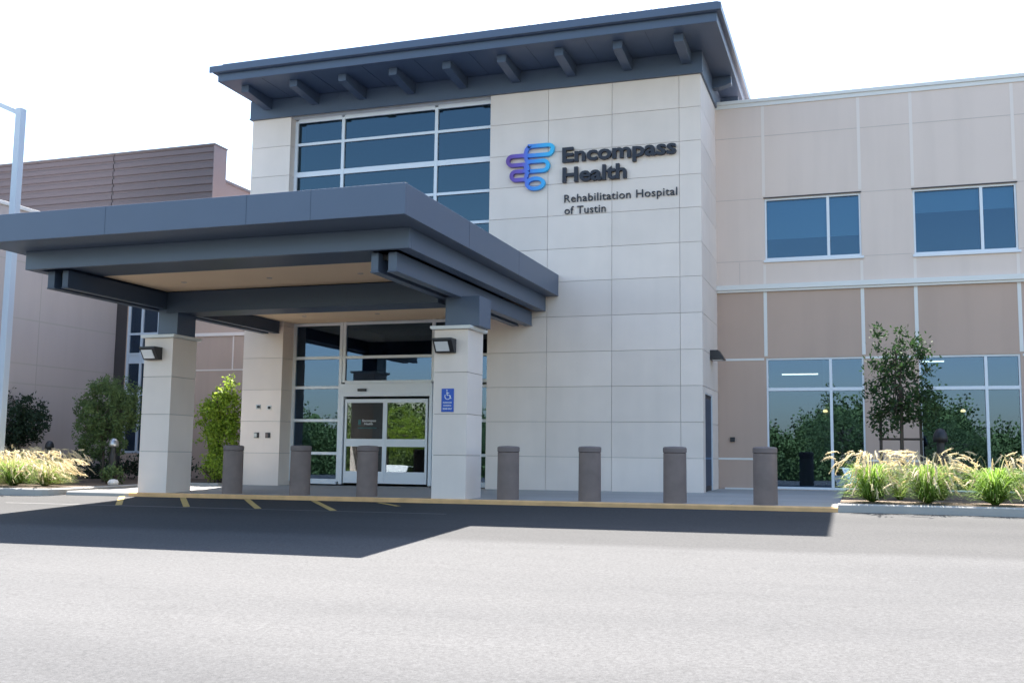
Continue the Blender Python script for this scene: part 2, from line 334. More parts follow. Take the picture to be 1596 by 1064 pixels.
# ---------------------------------------------------------------- hospital building
T0, TL, TR, OL, OR = 0.0, -14.885, 0.0, -13.43, -6.42   # tower front plane and its opening
D = 3.143                                                # front plane of the wings
H = thing('hospital_building', (-4,4,0), 'two-storey beige hospital with a stone-clad entrance tower under a slate blue overhanging roof', 'building')

def holes_wall(mb, x0, x1, z0, z1, y0, y1, holes):
    """wall with rectangular holes cut as a grid of butted boxes"""
    xs = sorted({x0,x1}|{h[0] for h in holes}|{h[1] for h in holes})
    for a, b in zip(xs, xs[1:]):
        zz = [(z0,z1)]
        for h in holes:
            if h[0] <= a+1e-6 and h[1] >= b-1e-6:
                nz = []
                for p, q in zz:
                    if h[2] > p: nz.append((p, min(q,h[2])))
                    if h[3] < q: nz.append((max(p,h[3]), q))
                zz = nz
        for p, q in zz:
            if q-p > 1e-6: mb.box(a, b, y0, y1, p, q)

ZK = [0.0]+[0.977,1.986,3.002,4.022,5.06,6.10,7.084,8.087,9.053,10.04,11.035,12.0]
g = 0.009
# backing (shows as the joint)
mb = MB(); holes_wall(mb, TL+0.05, TR-0.05, -0.3, 12.6, 0.03, 0.30, [(OL-0.03,OR+0.03,-0.3,11.99)])
mb.box(TL+0.05, TL+0.3, 0.30, 9.0, -0.3, 12.6)
holes = [(0.45,2.0,-0.3,2.82)]
def side_box(mb, x0, x1, y0, y1, z0, z1): mb.box(x0,x1,y0,y1,z0,z1)
mb.box(TR-0.3, TR-0.05, 0.30, 0.45, -0.3, 12.6); mb.box(TR-0.3, TR-0.05, 0.45, 2.0, 2.82, 12.6); mb.box(TR-0.3, TR-0.05, 2.0, 9.0, -0.3, 12.6)
mb.box(TL+0.3, TR-0.3, 8.7, 9.0, -0.3, 12.6)
mb.box(TL+0.3, TR-0.3, 0.3, 8.7, 12.3, 12.6)
mb.build('tower_wall', 'joint', H)
# stone panels
mb = MB(); ml = MB()
fx = [OR, -4.56, -2.60, -0.62, TR]
for k in range(12):
    za, zb = ZK[k]+g/1.5, ZK[k+1]-g/1.5
    if k == 0: za = -0.3
    ml.box(TL, OL, -0.0, 0.03, za, zb)
    for a, b in zip(fx, fx[1:]):
        mb.box(a+(g/1.5 if a != OR else 0), b-(g/1.5 if b != TR else 0), 0.0, 0.03, za, zb)
    # right flank
    if k < 3:
        if k < 2 or True:
            mb.box(TR-0.05, TR, 0.031, 0.44, za, min(zb, 2.99)); mb.box(TR-0.05, TR, 2.01, D, za, zb)
        if k == 2: mb.box(TR-0.05, TR, 0.45, 2.0, 2.84, zb)
    else: mb.box(TR-0.05, TR, 0.031, D+0.3, za, zb)
    ml.box(TL, TL+0.05, 0.031, 9.0, za, zb)
    # returns of the entrance opening
    ml.box(OL-0.03, OL, 0.031, 0.95, za, zb); mb.box(OR, OR+0.03, 0.031, 0.95, za, zb)
mb.build('stone_cladding', 'stone', H); ml.build('stone_cladding', 'stone', H)
mb = MB(); mb.box(TR-0.25, TR-0.045, 0.46, 1.99, 0.02, 2.80)
o = mb.build('side_door', 'dark', H); MB().box(TR-0.049, TR-0.03, 0.62, 1.85, 0.2, 2.68).build('pane', 'glass', o)
mb = MB(); mb.box(TR-0.05, TR-0.01, 0.45, 2.0, 2.80, 2.838); mb.box(TR-0.05,TR-0.01,0.445,0.52,0.03,2.80); mb.box(TR-0.05,TR-0.01,1.93,2.005,0.03,2.80); mb.build('door_frame','alum',H)

# slate blue frieze above the stone
mb = MB()
mb.box(TL-0.07, TR+0.06, -0.07, -0.002, 12.0, 12.64); mb.box(TR+0.002, TR+0.06, -0.002, 9.0, 12.0, 12.64); mb.box(TL-0.07, TL-0.002, -0.002, 9.0, 12.0, 12.64)
mb.box(TL-0.09, TR+0.08, -0.09, -0.071, 12.0, 12.05)
for x in [-13.4,-11.66,-9.93,-8.2,-6.45,-4.7,-2.96,-1.24]: mb.box(x-0.006, x+0.006, -0.073, -0.0701, 12.05, 12.64)
mb.build('frieze', 'blue', H)
# roof: soffit, two-tier fascia, low hip
RX0, RX1, RY0, RY1 = -15.06, 0.84, -2.1, 10.2
roof = MB()
roof.box(RX0+0.12, RX1-0.10, RY0+0.12, RY1-0.1, 12.65, 12.90)
roof.box(RX0, RX1, RY0, RY1, 12.90, 13.09)
zt, zi = 13.09, 13.19
roof.add([(RX0+0.3,RY0+0.03,zt),(RX1-0.03,RY0+0.03,zt),(RX1-0.12,RY1-0.2,zt),(RX0+0.3,RY1-0.2,zt),
          (RX0+0.32,RY0+0.05,zi),(RX1-0.05,RY0+0.05,zi),(RX1-0.14,RY1-0.2,zi),(RX0+0.32,RY1-0.2,zi),
          (RX0+5.5,4.0,14.3),(RX1-5.5,4.0,14.3)],
         [(0,1,5,4),(1,2,6,5),(2,3,7,6),(3,0,4,7),(4,5,9,8),(5,6,9),(6,7,8,9),(7,4,8)])
R = roof.build('roof', 'blue', H, bevel=0.012)
mb = MB()                                       # gutter nosing along the front and right edges
mb.box(RX0-0.10, RX1+0.03, RY0-0.05, RY0-0.002, 12.91, 13.12); mb.box(RX1+0.002, RX1+0.03, RY0-0.002, RY1, 12.91, 13.12)
mb.build('gutter', 'blue', R, bevel=0.012)
for x in [-13.4,-11.66,-9.93,-8.2,-6.45,-4.7,-2.96,-1.24]:
    MB().box(x-0.006, x+0.006, RY0+0.25, -0.1, 12.643, 12.649).build('soffit_seam', 'seamshade', R)
BX = [-14.26,-12.50,-10.785,-9.07,-7.305,-5.57,-3.82,-2.105,-0.38]
for x in BX:
    w = 0.135
    mb = MB(); mb.prism([(-1.48,12.648),(-0.071,12.648),(-0.071,12.30),(-0.25,12.30),(-1.48,12.42)], 'x', x-w, x+w)
    mb.build('bracket', 'blue', R, bevel=0.008)
for y in (2.3, 4.2):
    mb = MB(); mb.prism([(0.061,12.648),(0.62,12.648),(0.62,12.42),(0.25,12.31),(0.061,12.31)], 'y', y-0.15, y+0.15)
    mb.build('bracket', 'blue', R, bevel=0.008)

# upper curtain wall in the tower and the glazing beside the doors
def glazing(name, xs, zs, y, parent, wv=0.05, wh=None, skip=(), panemat='glass', depth=0.14, xm=None):
    f = MB(); wh = wh or {}
    for x in xs: f.box(x-wv, x+wv, y-depth/2, y+depth/2, zs[0], zs[-1])
    for z in zs:
        h = wh.get(z, 0.045)
        for a, b in zip(xs, xs[1:]):
            if (a, z) in skip: continue
            f.box(a+wv, b-wv, y-depth/2+0.004, y+depth/2-0.004, z-h, z+h)
    o = f.build(name, 'alum', parent, bevel=0.004)
    p = MB()
    for i, (a, b) in enumerate(zip(xs, xs[1:])):
        for j, (c, d) in enumerate(zip(zs, zs[1:])):
            p.box(a+wv, b-wv, y-0.01, y+0.01, c+0.04, d-0.04)
    p.build('pane', panemat, o); return o
glazing('curtain_wall', [OL+0.055,-11.65,-8.35,OR-0.055], [5.72,7.08,8.13,9.10,10.10,11.12,11.93], 0.36, H, 0.052, {10.10:0.085, 11.93:0.07}, panemat='glassup')
f = MB(); f.box(OL, OR, 0.08, 0.45, 11.985, 12.05); f.build('window_head', 'trim', H)
EY = 0.72
glazing('curtain_wall', [OL+0.05,-11.68], [0.10,0.99,2.04,3.10,4.06,5.155,5.6], EY, H, 0.05, {0.10:0.08}, panemat='glass')
glazing('curtain_wall', [-11.56,-8.45,OR-0.05], [3.26,4.06,5.155,5.6], EY, H, 0.05, {3.26:0.05})
glazing('curtain_wall', [-8.38,OR-0.05], [0.10,0.99,2.04,3.10], EY, H, 0.05, {0.10:0.08})
# automatic door
dr = MB(); dr.box(-11.625, -8.44, EY-0.12, EY+0.10, 2.80, 3.205); dr.box(-11.625, -11.52, EY-0.1, EY+0.1, 0.03, 2.799)
dr.box(-8.54, -8.44, EY-0.1, EY+0.1, 0.03, 2.799)
dr.box(-11.60, -8.46, EY-0.128, EY-0.1205, 2.93, 2.945); dr.box(-11.60, -8.46, EY-0.128, EY-0.1205, 3.06, 3.075)
DOOR = dr.build('automatic_door', 'alum', H, bevel=0.005)
MB().box(-10.98, -10.70, EY-0.20, EY-0.1205, 2.96, 3.04).build('motion_sensor', 'black', DOOR)
for a, b in ((-11.47,-10.06),(-10.055,-8.60)):
    lf = MB(); y0, y1 = EY-0.07, EY+0.0
    lf.box(a, a+0.07, y0, y1, 0.07, 2.72); lf.box(b-0.07, b, y0, y1, 0.07, 2.72)
    lf.box(a+0.07, b-0.07, y0, y1, 2.60, 2.72); lf.box(a+0.07, b-0.07, y0, y1, 1.22, 1.46); lf.box(a+0.07, b-0.07, y0, y1, 0.07, 0.44)
    L_ = lf.build('door_leaf', 'alum', DOOR, bevel=0.004)
    MB().box(a+0.07, b-0.07, EY-0.045, EY-0.03, 0.44, 2.60).build('pane', 'glassdoor', DOOR)
t = MB(); wall_text(t, 'Encompass', -10.85, -10.37, 2.00, 0.075, EY-0.048, 0.004, 0.02); wall_text(t, 'Health', -10.78, -10.48, 1.90, 0.075, EY-0.048, 0.004, 0.02)
t.build('door_lettering', 'dots', DOOR)
t = MB(); wall_text(t, 'Rehabilitation Hospital of Tustin', -11.0, -10.35, 1.79, 0.035, EY-0.048, 0.004, 0.0)
for i in range(3): t.tube([(-10.95+0.04*math.cos(a), EY-0.05, 2.03-0.05*i+0.022*math.sin(a)) for a in [k*math.pi/4 for k in range(9)]], 0.008, 4)
t.build('door_emblem', 'teal', DOOR)

# rooms behind the glass
def room(x0, x1, y0, y1, z0, z1, name='room'):
    m = MB()
    m.quad((x0,y1,z0),(x1,y1,z0),(x1,y1,z1),(x0,y1,z1)); m.quad((x0,y0,z0),(x0,y1,z0),(x0,y1,z1),(x0,y0,z1)); m.quad((x1,y1,z0),(x1,y0,z0),(x1,y0,z1),(x1,y1,z1))
    m.quad((x0,y0,z0),(x1,y0,z0),(x1,y1,z0),(x0,y1,z0)); m.quad((x0,y0,z1),(x0,y1,z1),(x1,y1,z1),(x1,y0,z1))
    return m.build(name, 'room', H)
room(OL-0.02, OR+0.02, 0.96, 7.5, 0.06, 5.58); room(OL-0.02, OR+0.02, 0.46, 7.5, 5.66, 12.2)
m = MB(); m.box(OL, OR, 0.40, 1.0, 5.60, 5.65); m.build('floor_edge', 'alum', H)

# right wing
WX1 = 24.0
wins = [(1.48,4.29,7.04,8.97),(5.75,8.53,7.0,8.96),(10.1,12.9,7.0,8.96),(14.4,17.2,7.0,8.96)]
gwin = [(1.46,4.27,0.10,4.03),(5.78,8.46,0.10,4.03),(10.1,12.8,0.10,4.03),(14.4,17.2,0.10,4.03)]
mb = MB(); holes_wall(mb, TR-0.045, WX1, 6.13, 12.06, D, D+0.35, wins)
mb.box(TR-0.045, WX1, D+0.35, 16.0, 11.6, 11.9)
mb.build('upper_wall', 'upper', H)
mb = MB(); holes_wall(mb, TR-0.045, WX1, -0.3, 6.13, D+0.03, D+0.35, gwin)
mb.build('lower_wall', 'lower', H)
MB().box(TR-0.045, WX1, 15.7, 16.0, -0.3, 11.6).build('rear_wall', 'lower', H)
mb = MB(); mb.box(TR, WX1, D-0.07, D+0.42, 12.061, 12.17); mb.box(TR, WX1, D-0.03, D-0.002, 11.93, 12.061); mb.build('parapet_coping', 'trim', H, bevel=0.008)
mb = MB(); mb.box(TR, WX1, D-0.10, D-0.002, 6.14, 6.29); mb.box(TR, WX1, D-0.05, D+0.028, 6.07, 6.139); mb.build('belt_course', 'trim', H, bevel=0.008)
mb = MB()
vx = [1.46,4.28,5.76,8.5,10.1,12.85,14.4,17.2,19,22]
for x in vx:
    MB().box(x-0.05, x+0.05, D+0.02, D+0.0298, 4.09, 6.07).build('trim_strip', 'trim', H)
for a, b in [(TR,1.40),(4.32,5.73),(8.52,10.04),(12.88,14.3)]:
    MB().box(a, b, D+0.018, D+0.0298, 3.965, 4.03).build('trim_strip', 'trim', H); MB().box(a, b, D+0.018, D+0.0298, 0.95, 1.01).build('trim_strip', 'trim', H)
mb = MB()
for x in vx:
    MB().box(x-0.045, x+0.045, D-0.006, D-0.0005, 9.06, 11.92).build('pale_strip', 'strip', H); MB().box(x-0.04, x+0.04, D-0.006, D-0.0005, 6.30, 6.9).build('pale_strip', 'strip', H)
mb = MB()
mb.box(TR, WX1, D-0.004, D-0.0002, 10.955, 10.975)
for a, b in [(TR,1.40),(4.33,5.70),(8.56,10.0),(12.95,14.3)]: mb.box(a, b, D-0.004, D-0.0002, 8.975, 8.993); mb.box(a, b, D-0.004, D-0.0002, 7.03, 7.048)
mb.box(0.70, 0.715, D-0.004, D-0.0002, 6.32, 7.0)
mb.build('reveal_line', 'reveal', H)
def window(x0, x1, z0, z1, xm, zm=None, blind=None, y=D+0.12, parent=H, pm='glasswing'):
    w = 0.055; f = MB()
    f.box(x0, x1, y-0.08, y+0.06, z1-w*1.1, z1); f.box(x0, x1, y-0.08, y+0.06, z0, z0+w*1.3)
    f.box(x0, x0+w, y-0.08, y+0.06, z0+w*1.3, z1-w*1.1); f.box(x1-w, x1, y-0.08, y+0.06, z0+w*1.3, z1-w*1.1)
    for q in xm: f.box(q-w*0.75, q+w*0.75, y-0.09, y+0.05, z0+w*1.3, z1-w*1.1)
    if zm: 
        ed = [x0+w]+[c for q in xm for c in (q-w*0.75, q+w*0.75)]+[x1-w]
        for a, b in zip(ed[::2], ed[1::2]): f.box(a, b, y-0.085, y+0.05, zm-0.05, zm+0.05)
    o = f.build('window', 'alum', parent, bevel=0.004)
    MB().box(x0+w, x1-w, y-0.012, y+0.012, z0+w, z1-w).build('pane', pm, o)
    if blind: MB().box(x0+w, x1-w, y+0.10, y+0.115, blind, z1).build('blind', 'blind', o)
    return o
bl = [7.72,8.28,7.9,8.1]
for i, (a, b, c, d) in enumerate(wins):
    o = window(a, b, c, d, [a+(b-a)*0.665], None, bl[i])
    MB().box(a-0.04, b+0.06, D-0.06, D-0.001, c-0.075, c-0.003).build('sill', 'alum', o, bevel=0.005)
    MB().box(a-0.03, b+0.03, D-0.03, D-0.001, d+0.002, d+0.035).build('head_flashing', 'dark', o)
for a, b, c, d in gwin: window(a, b, c, d, [a+(b-a)*0.665], 3.08, None, D+0.14, pm='glass')
room(0.3, WX1-0.4, D+0.36, 10.0, 6.2, 11.4); room(0.3, WX1-0.4, D+0.36, 12.0, 0.06, 5.9)
mb = MB(); mb.box(1.0, 3.0, 4.6, 5.2, 0.07, 0.95); mb.box(1.0, 3.1, 4.55, 5.25, 0.951, 1.0); mb.box(3.0,3.3,6.0,6.3,0.07,5.5)
mb.build('reception_counter', 'counter', H)
for a, b, z in ((1.72,2.86,3.75),(5.42,6.66,4.1)):
    MB().box(a, b, 5.97, 6.03, z-0.02, z+0.02).build('ceiling_lamp', 'tube', H)
for x in (3.06, 5.78, 7.16): MB().lathe((x,6.0,2.53), [(0.04,0.06),(0.07,0.03),(0.075,0.0),(0.05,-0.02)], 12).build('pendant_lamp', 'warm', H)
# outlet box and hose bib on the wing wall
MB().box(0.36, 0.50, D-0.03, D+0.028, 1.49, 1.63).build('socket_box', 'black', H, bevel=0.006)
MB().box(0.2,1.3,D-0.12,D+0.028,0.06,0.115).build('wall_base_strip','trim',H)

# ---------------------------------------------------------------- wall sign
SG = thing('wall_sign', (-3.3,-0.1,9.3), 'raised charcoal hospital name lettering with a purple and blue looped emblem on the stone tower', 'sign')
def ribbon(mb, pts, w, y0, y1, closed=True):
    n = len(pts); o_, i_ = [], []
    for k, p in enumerate(pts):
        a = Vector(pts[(k-1)%n] if closed else pts[max(k-1,0)]); b = Vector(pts[(k+1)%n] if closed else pts[min(k+1,n-1)])
        t = (b-a).normalized(); nn = Vector((-t.y,t.x)); o_.append(Vector(p)+nn*w/2); i_.append(Vector(p)-nn*w/2)
    k0 = len(mb.v)
    for a, b in zip(o_, i_): mb.v += [(a.x,y0,a.y),(b.x,y0,b.y),(b.x,y1,b.y),(a.x,y1,a.y)]
    for k in range(n if closed else n-1):
        q = (k+1)%n
        for j in range(4): mb.f.append((k0+k*4+j, k0+q*4+j, k0+q*4+(j+1)%4, k0+k*4+(j+1)%4))
    if not closed: mb.f += [(k0,k0+1,k0+2,k0+3), (k0+(n-1)*4+3,k0+(n-1)*4+2,k0+(n-1)*4+1,k0+(n-1)*4)]
def loop_right(x0, x1, z0, z1, ex=0.0, n=9):
    """open ribbon: from the lower left, round the right end, back to the upper left"""
    r = (z1-z0)/2; c = (z0+z1)/2
    P = [(x0,z0)]+[(x1-r+r*math.cos(a)*(1+ex*max(0,math.sin(a))), c+r*math.sin(a)) for a in [math.radians(-90+180*k/n) for k in range(n+1)]]
    return P+[(x0,z1)]
w = 0.115
em_ = MB(); y0, y1 = -0.02, -0.13
XC = -5.20
# right-hand lobes
ribbon(em_, loop_right(XC+0.03,-4.40,9.96,10.25,0.45)+[(XC+0.13,10.25),(XC+0.045,10.215),(XC-0.01,10.15),(XC-0.03,10.05),(XC-0.03,9.88)], w, y0, y1, False)
ribbon(em_, [(XC-0.03,9.56),(XC-0.03,9.66),(XC+0.03,9.75)]+[(XC+0.12,9.775)]+list(reversed(loop_right(XC+0.12,-4.53,9.475,9.775)))[1:], w, y0-0.004, y1-0.004, False)
ribbon(em_, [(XC+0.06,9.475),(XC-0.0,9.40),(XC-0.02,9.30)], w, y0-0.002, y1-0.002, False)
ribbon(em_, [(XC-0.02,9.88),(XC-0.01,9.82),(XC+0.06,9.78)], w, y0-0.001, y1-0.001, False)
ribbon(em_, [(-4.93+0.26*math.cos(a), 9.09+0.155*math.sin(a)) for a in [2*math.pi*k/24 for k in range(24)]], w, y0-0.006, y1-0.006, True)
# left-hand lobes
def loop_left(x0, x1, z0, z1, n=9):
    r = (z1-z0)/2; c = (z0+z1)/2
    return [(x1,z0)]+[(x0+r-r*math.cos(a), c+r*math.sin(a)) for a in [math.radians(-90+180*k/n) for k in range(n+1)]]+[(x1,z1)]
ribbon(em_, loop_left(-5.80,-5.20,9.70,9.98), w, y0-0.003, y1-0.003, False)
ribbon(em_, loop_left(-5.68,-5.18,9.24,9.50), w, y0-0.003, y1-0.003, False)
ribbon(em_, [(-5.20,9.70),(-5.17,9.60),(-5.17,9.50)], w, y0-0.005, y1-0.005, False)
ribbon(em_, [(-5.20,9.24),(-5.19,9.16),(-5.17,9.08)], w, y0-0.005, y1-0.005, False)
em_.build('emblem', 'emblem', SG)
t = MB(); wall_text(t, 'Encompass', -4.09, -0.69, 9.67, 0.46, -0.02, 0.10, 0.028); wall_text(t, 'Health', -4.08, -2.14, 9.06, 0.46, -0.02, 0.10, 0.028)
t.build('large_lettering', 'letters', SG)
t = MB(); wall_text(t, 'Rehabilitation Hospital', -4.04, -0.68, 8.47, 0.235, -0.01, 0.03, 0.002, 1.05); t.build('small_lettering', 'letters', SG); t = MB(); wall_text(t, 'of Tustin', -4.03, -2.78, 8.11, 0.235, -0.01, 0.03, 0.002, 1.05)
t.build('small_lettering', 'letters', SG)

# ---------------------------------------------------------------- entrance canopy
CN = thing('entrance_canopy', (-9.58,-5.4,0), 'slate blue flat entrance canopy with stepped edges on two stone piers over the doors', 'canopy')
CX0, CX1 = -14.96, -4.204; CC = -9.58
mb = MB()
FY = -10.81
mb.box(CX0, CX1, FY, FY+0.06, 5.67, 6.306); mb.box(CX1-0.06, CX1, FY+0.06, -0.004, 5.67, 6.306); mb.box(CX0, CX0+0.06, FY+0.06, -0.004, 5.67, 6.306)
mb.box(CX0+0.06, CX1-0.06, FY+0.06, -0.004, 6.10, 6.16); mb.box(CX0+0.06, CX1-0.06, FY+0.06, -0.004, 5.67, 5.71)
mb.build('top_fascia', 'blue', CN, bevel=0.008)
for x in (-11.38,-7.81,-6.3): MB().box(x-0.006, x+0.006, FY-0.003, FY-0.0005, 5.68, 6.30).build('fascia_seam', 'seamshade', CN)
for y in (-7.3,-3.7): MB().box(CX1+0.0005, CX1+0.003, y-0.006, y+0.006, 5.68, 6.30).build('fascia_seam', 'seamshade', CN)
X2, Y2 = -4.592, -9.72                                   # second tier
X2L = 2*CC-X2
mb = MB(); mb.box(X2L, X2, Y2, Y2+0.12, 5.23, 5.669); mb.box(X2-0.3, X2, Y2+0.12, -0.004, 5.23, 5.669); mb.box(X2L, X2L+0.3, Y2+0.12, -0.004, 5.23, 5.669)
mb.build('second_tier', 'blue', CN, bevel=0.008)
X3 = -5.005
Z3, Z4 = 4.835, 5.24
for sgn in (1,-1):
    for a, b in ((X3-0.20, X3), (X3-0.60, X3-0.43)):
        if sgn < 0: a, b = 2*CC-b, 2*CC-a
        m = MB(); m.box(a, b, -9.42, -0.05, Z3, Z4-0.012); m.box(a-0.02, b+0.02, -9.42, -0.05, Z3-0.03, Z3-0.001)
        m.build('side_beam', 'blue' if sgn > 0 else 'seamshade', CN, bevel=0.006)  # left pair coloured darker to carry the shade
    a, b = X3-0.43, X3-0.20
    if sgn < 0: a, b = 2*CC-b, 2*CC-a
    MB().box(a, b, -9.2, -0.05, Z3+0.28, Z4-0.02).build('beam_web', 'black', CN)
# cross beams
XI0, XI1 = 2*CC-X3+0.60, X3-0.60
for y in (-5.75,):
    MB().box(XI0, XI1, y, y+0.9, 4.70, 5.26).build('cross_beam', 'seamshade', CN, bevel=0.008)
mb = MB(); mb.box(XI0, XI1, -9.6, -8.3, 5.27, 5.32); mb.build('dark_soffit', 'seamshade', CN)
mb = MB(); mb.box(XI0, XI1, -8.3, -5.752, 5.28, 5.33); mb.box(XI0, XI1, -4.848, 0.62, 5.20, 5.25)
mb.build('ceiling', 'tan', CN)
for x in (-12.1,-9.6,-7.1):
    for y in (-7.0,-3.0,-1.0): MB().lathe((x,y,5.19 if y > -5 else 5.27), [(0.07,0.01),(0.07,-0.006),(0.03,-0.012)], 16).build('downlight', 'reveal', CN)
# piers
PY0, PY1 = -5.84, -4.80
def pier(xa, xb, label):
    zc = 4.02
    p = MB(); p.box(xa+0.02, xb-0.02, PY0+0.02, PY1-0.02, -0.4, zc); P = p.build('pier', 'joint', CN)
    c = MB(); zs = [-0.4,0.985,1.97,2.975,zc]
    for i in range(4):
        a, b = zs[i]+(0.008 if i else 0), zs[i+1]-0.008
        c.box(xa, xb, PY0, PY0+0.02, a, b); c.box(xa, xb, PY1-0.02, PY1, a, b)
        c.box(xb-0.02, xb, PY0+0.02, PY1-0.02, a, b); c.box(xa, xa+0.02, PY0+0.02, PY1-0.02, a, b)
    c.build('stone_facing', 'stone', P)
    c = MB(); c.prism([(xa-0.06,zc),(xb+0.06,zc),(xb+0.09,zc+0.03),(xb+0.09,zc+0.085),(xa-0.09,zc+0.085),(xa-0.09,zc+0.03)], 'y', PY0-0.09, PY1+0.09)
    c.build('cap', 'trim', P, bevel=0.006)
    xm = (xa+xb)/2
    if xa > -10: s0, s1 = xa+0.22, xb+0.24
    else: s0, s1 = xa+0.30, xb+0.02
    c = MB(); c.box(s0, s1, PY0+0.12, PY1-0.12, zc+0.086, 4.84); c.build('steel_column', 'blue', CN, bevel=0.008)
pier(-5.64, -4.765, ''); pier(-14.12, -13.22, '')

# ---------------------------------------------------------------- lights and small fittings
def wall_light(x, y, z, label):
    o = thing('wall_light', (x,y,z), label, 'wall light', 'black wedge wall lights on the canopy piers')
    m = MB(); m.prism([(y,z+0.17),(y-0.34,z+0.17),(y-0.34,z+0.12),(y-0.14,z-0.17),(y,z-0.17)], 'x', x-0.26, x+0.24); m.build('housing', 'black', o, bevel=0.01)
    m = MB(); m.add([(x-0.21,y-0.315,z+0.08),(x+0.13,y-0.315,z+0.08),(x+0.13,y-0.168,z-0.135),(x-0.21,y-0.168,z-0.135)], [(0,1,2,3)])
    for v in range(4): pass
    m2 = MB(); m2.add([(a[0],a[1]-0.010,a[2]-0.004) for a in m.v]+[(a[0],a[1]+0.004,a[2]+0.002) for a in m.v], [(0,1,2,3),(7,6,5,4),(0,4,5,1),(1,5,6,2),(2,6,7,3),(3,7,4,0)])
    m2.build('lens', 'lens', o); return o
wall_light(-13.78, PY0, 3.59, 'black wedge wall light with a white lens on the left canopy pier')
wall_light(-5.30, PY0, 3.61, 'black wedge wall light with a white lens above the blue wheelchair sign')
o = thing('wall_light', (TR,1.7,3.98), 'dark sloped downlight on the flank of the stone tower above the side door', 'wall light')
m = MB(); m.prism([(TR+0.001,4.14),(TR+0.24,4.14),(TR+0.42,3.86),(TR+0.001,3.86)], 'y', 1.45, 1.95); m.build('housing', 'black', o, bevel=0.01)
MB().box(TR+0.05, TR+0.36, 1.5, 1.9, 3.845, 3.858).build('lens', 'lens', o)

# blue accessible sign on the right pier
o = thing('accessible_sign', (-5.26,PY0,2.3), 'small blue sign with white wheelchair symbol on the right canopy pier', 'sign')
m = MB(); m.box(-5.42, -5.10, PY0-0.02, PY0-0.001, 2.02, 2.58); m.build('plate', 'signblue', o, bevel=0.006)
y = PY0-0.024; cx, cz = -5.26, 2.425; k = 0.0052
m = MB()
def st(P, r=0.010): m.tube([(cx+a*k, y, cz+b*k) for a, b in P], r, 6)
m.tube([(cx+(1+14*math.cos(a))*k, y, cz+(-6+14*math.sin(a))*k) for a in [math.radians(t) for t in range(150,376,15)]], 0.009, 6)
m.lathe((cx-3*k, y, cz+21*k), [(0.001,-0.018),(0.016,-0.006),(0.016,0.006),(0.001,0.018)], 10)
st([(-3,15),(-2,-1)]); st([(-2,-1),(10,-1),(15,-16),(20,-15)]); st([(-3,9),(8,9)])
m.build('wheelchair_symbol', 'white', o)
m = MB(); wall_text(m, 'PASSENGER', -5.375, -5.145, 2.225, 0.035, PY0-0.0205, 0.004, 0.02); wall_text(m, 'LOADING', -5.36, -5.16, 2.155, 0.035, PY0-0.0205, 0.004, 0.02); wall_text(m, 'ZONE ONLY', -5.38, -5.14, 2.075, 0.04, PY0-0.0205, 0.004, 0.02)
m.build('lettering', 'white', o)

# four call fittings on the left jamb
for x, z, mm, lab in ((-14.24,2.45,'steel','round steel door camera, upper left of the four fittings on the tower jamb'),(-13.84,2.42,'black','black round sensor, upper right of the four fittings on the tower jamb')):
    o = thing('door_fitting', (x,0,z), lab, 'intercom', 'fittings on the left jamb of the entrance')
    MB().box(x-0.085, x+0.085, -0.03, -0.001, z-0.07, z+0.07).build('back_plate', 'steel' if mm == 'steel' else 'trim', o, bevel=0.01)
    MB().tube([(x+0.02,-0.031,z),(x+0.02,-0.07,z)], 0.045, 14).build('lens', 'black', o)
for x, z, mm, lab in ((-14.27,1.54,'steel','pale square push plate, lower left of the four fittings on the tower jamb'),(-13.85,1.54,'black','dark square card reader, lower right of the four fittings on the tower jamb')):
    o = thing('door_fitting', (x,0,z), lab, 'intercom', 'fittings on the left jamb of the entrance')
    MB().box(x-0.085, x+0.085, -0.045, -0.001, z-0.085, z+0.085).build('back_plate', 'black', o, bevel=0.01)
    MB().box(x-0.075, x+(0.03 if mm == 'steel' else 0.02), -0.052, -0.046, z-0.065, z+0.065).build('button', 'steel' if mm == 'steel' else 'boll', o, bevel=0.004)

# ---------------------------------------------------------------- bollards
BG = 'concrete bollards along the yellow kerb'
bolls = [(-11.49,-5.40,'leftmost concrete bollard, between the left pier and the tower jamb'),
 (-9.48,-5.40,'concrete bollard in front of the narrow glazing left of the automatic doors'),
 (-7.55,-5.45,'concrete bollard standing in front of the automatic doors'),
 (-3.83,-5.45,'concrete bollard just right of the pier with the wheelchair sign'),
 (-1.83,-5.45,'concrete bollard in front of the middle of the blank stone wall'),
 (0.15,-5.45,'concrete bollard near the right corner of the stone tower'),
 (2.14,-5.45,'rightmost concrete bollard, in front of the ground-floor window of the wing')]
b0 = None
for x, y, lab in bolls:
    z = sz(x,y)
    if b0 is None:
        b0 = thing('bollard', (x,y,z), lab, 'bollard', BG)
        MB().lathe((x,y,z), [(0.262,-0.1),(0.262,0.02),(0.258,1.10),(0.25,1.11)], 36).build('post', 'boll', b0, smooth=False)
        MB().lathe((x,y,z), [(0.235,1.108),(0.266,1.125),(0.268,1.22),(0.25,1.245),(0.20,1.255),(0.02,1.262)], 36).build('cap', 'bollcap', b0, smooth=False)
        for c in b0.children: 
            for pgn in c.data.polygons: pgn.use_smooth = len(pgn.vertices) == 4 
        for c in b0.children:
            es = c.modifiers.new('split', 'EDGE_SPLIT'); es.split_angle = math.radians(35)
    else:
        c = copy_tree(b0, (x,y,z)); c['label'] = lab

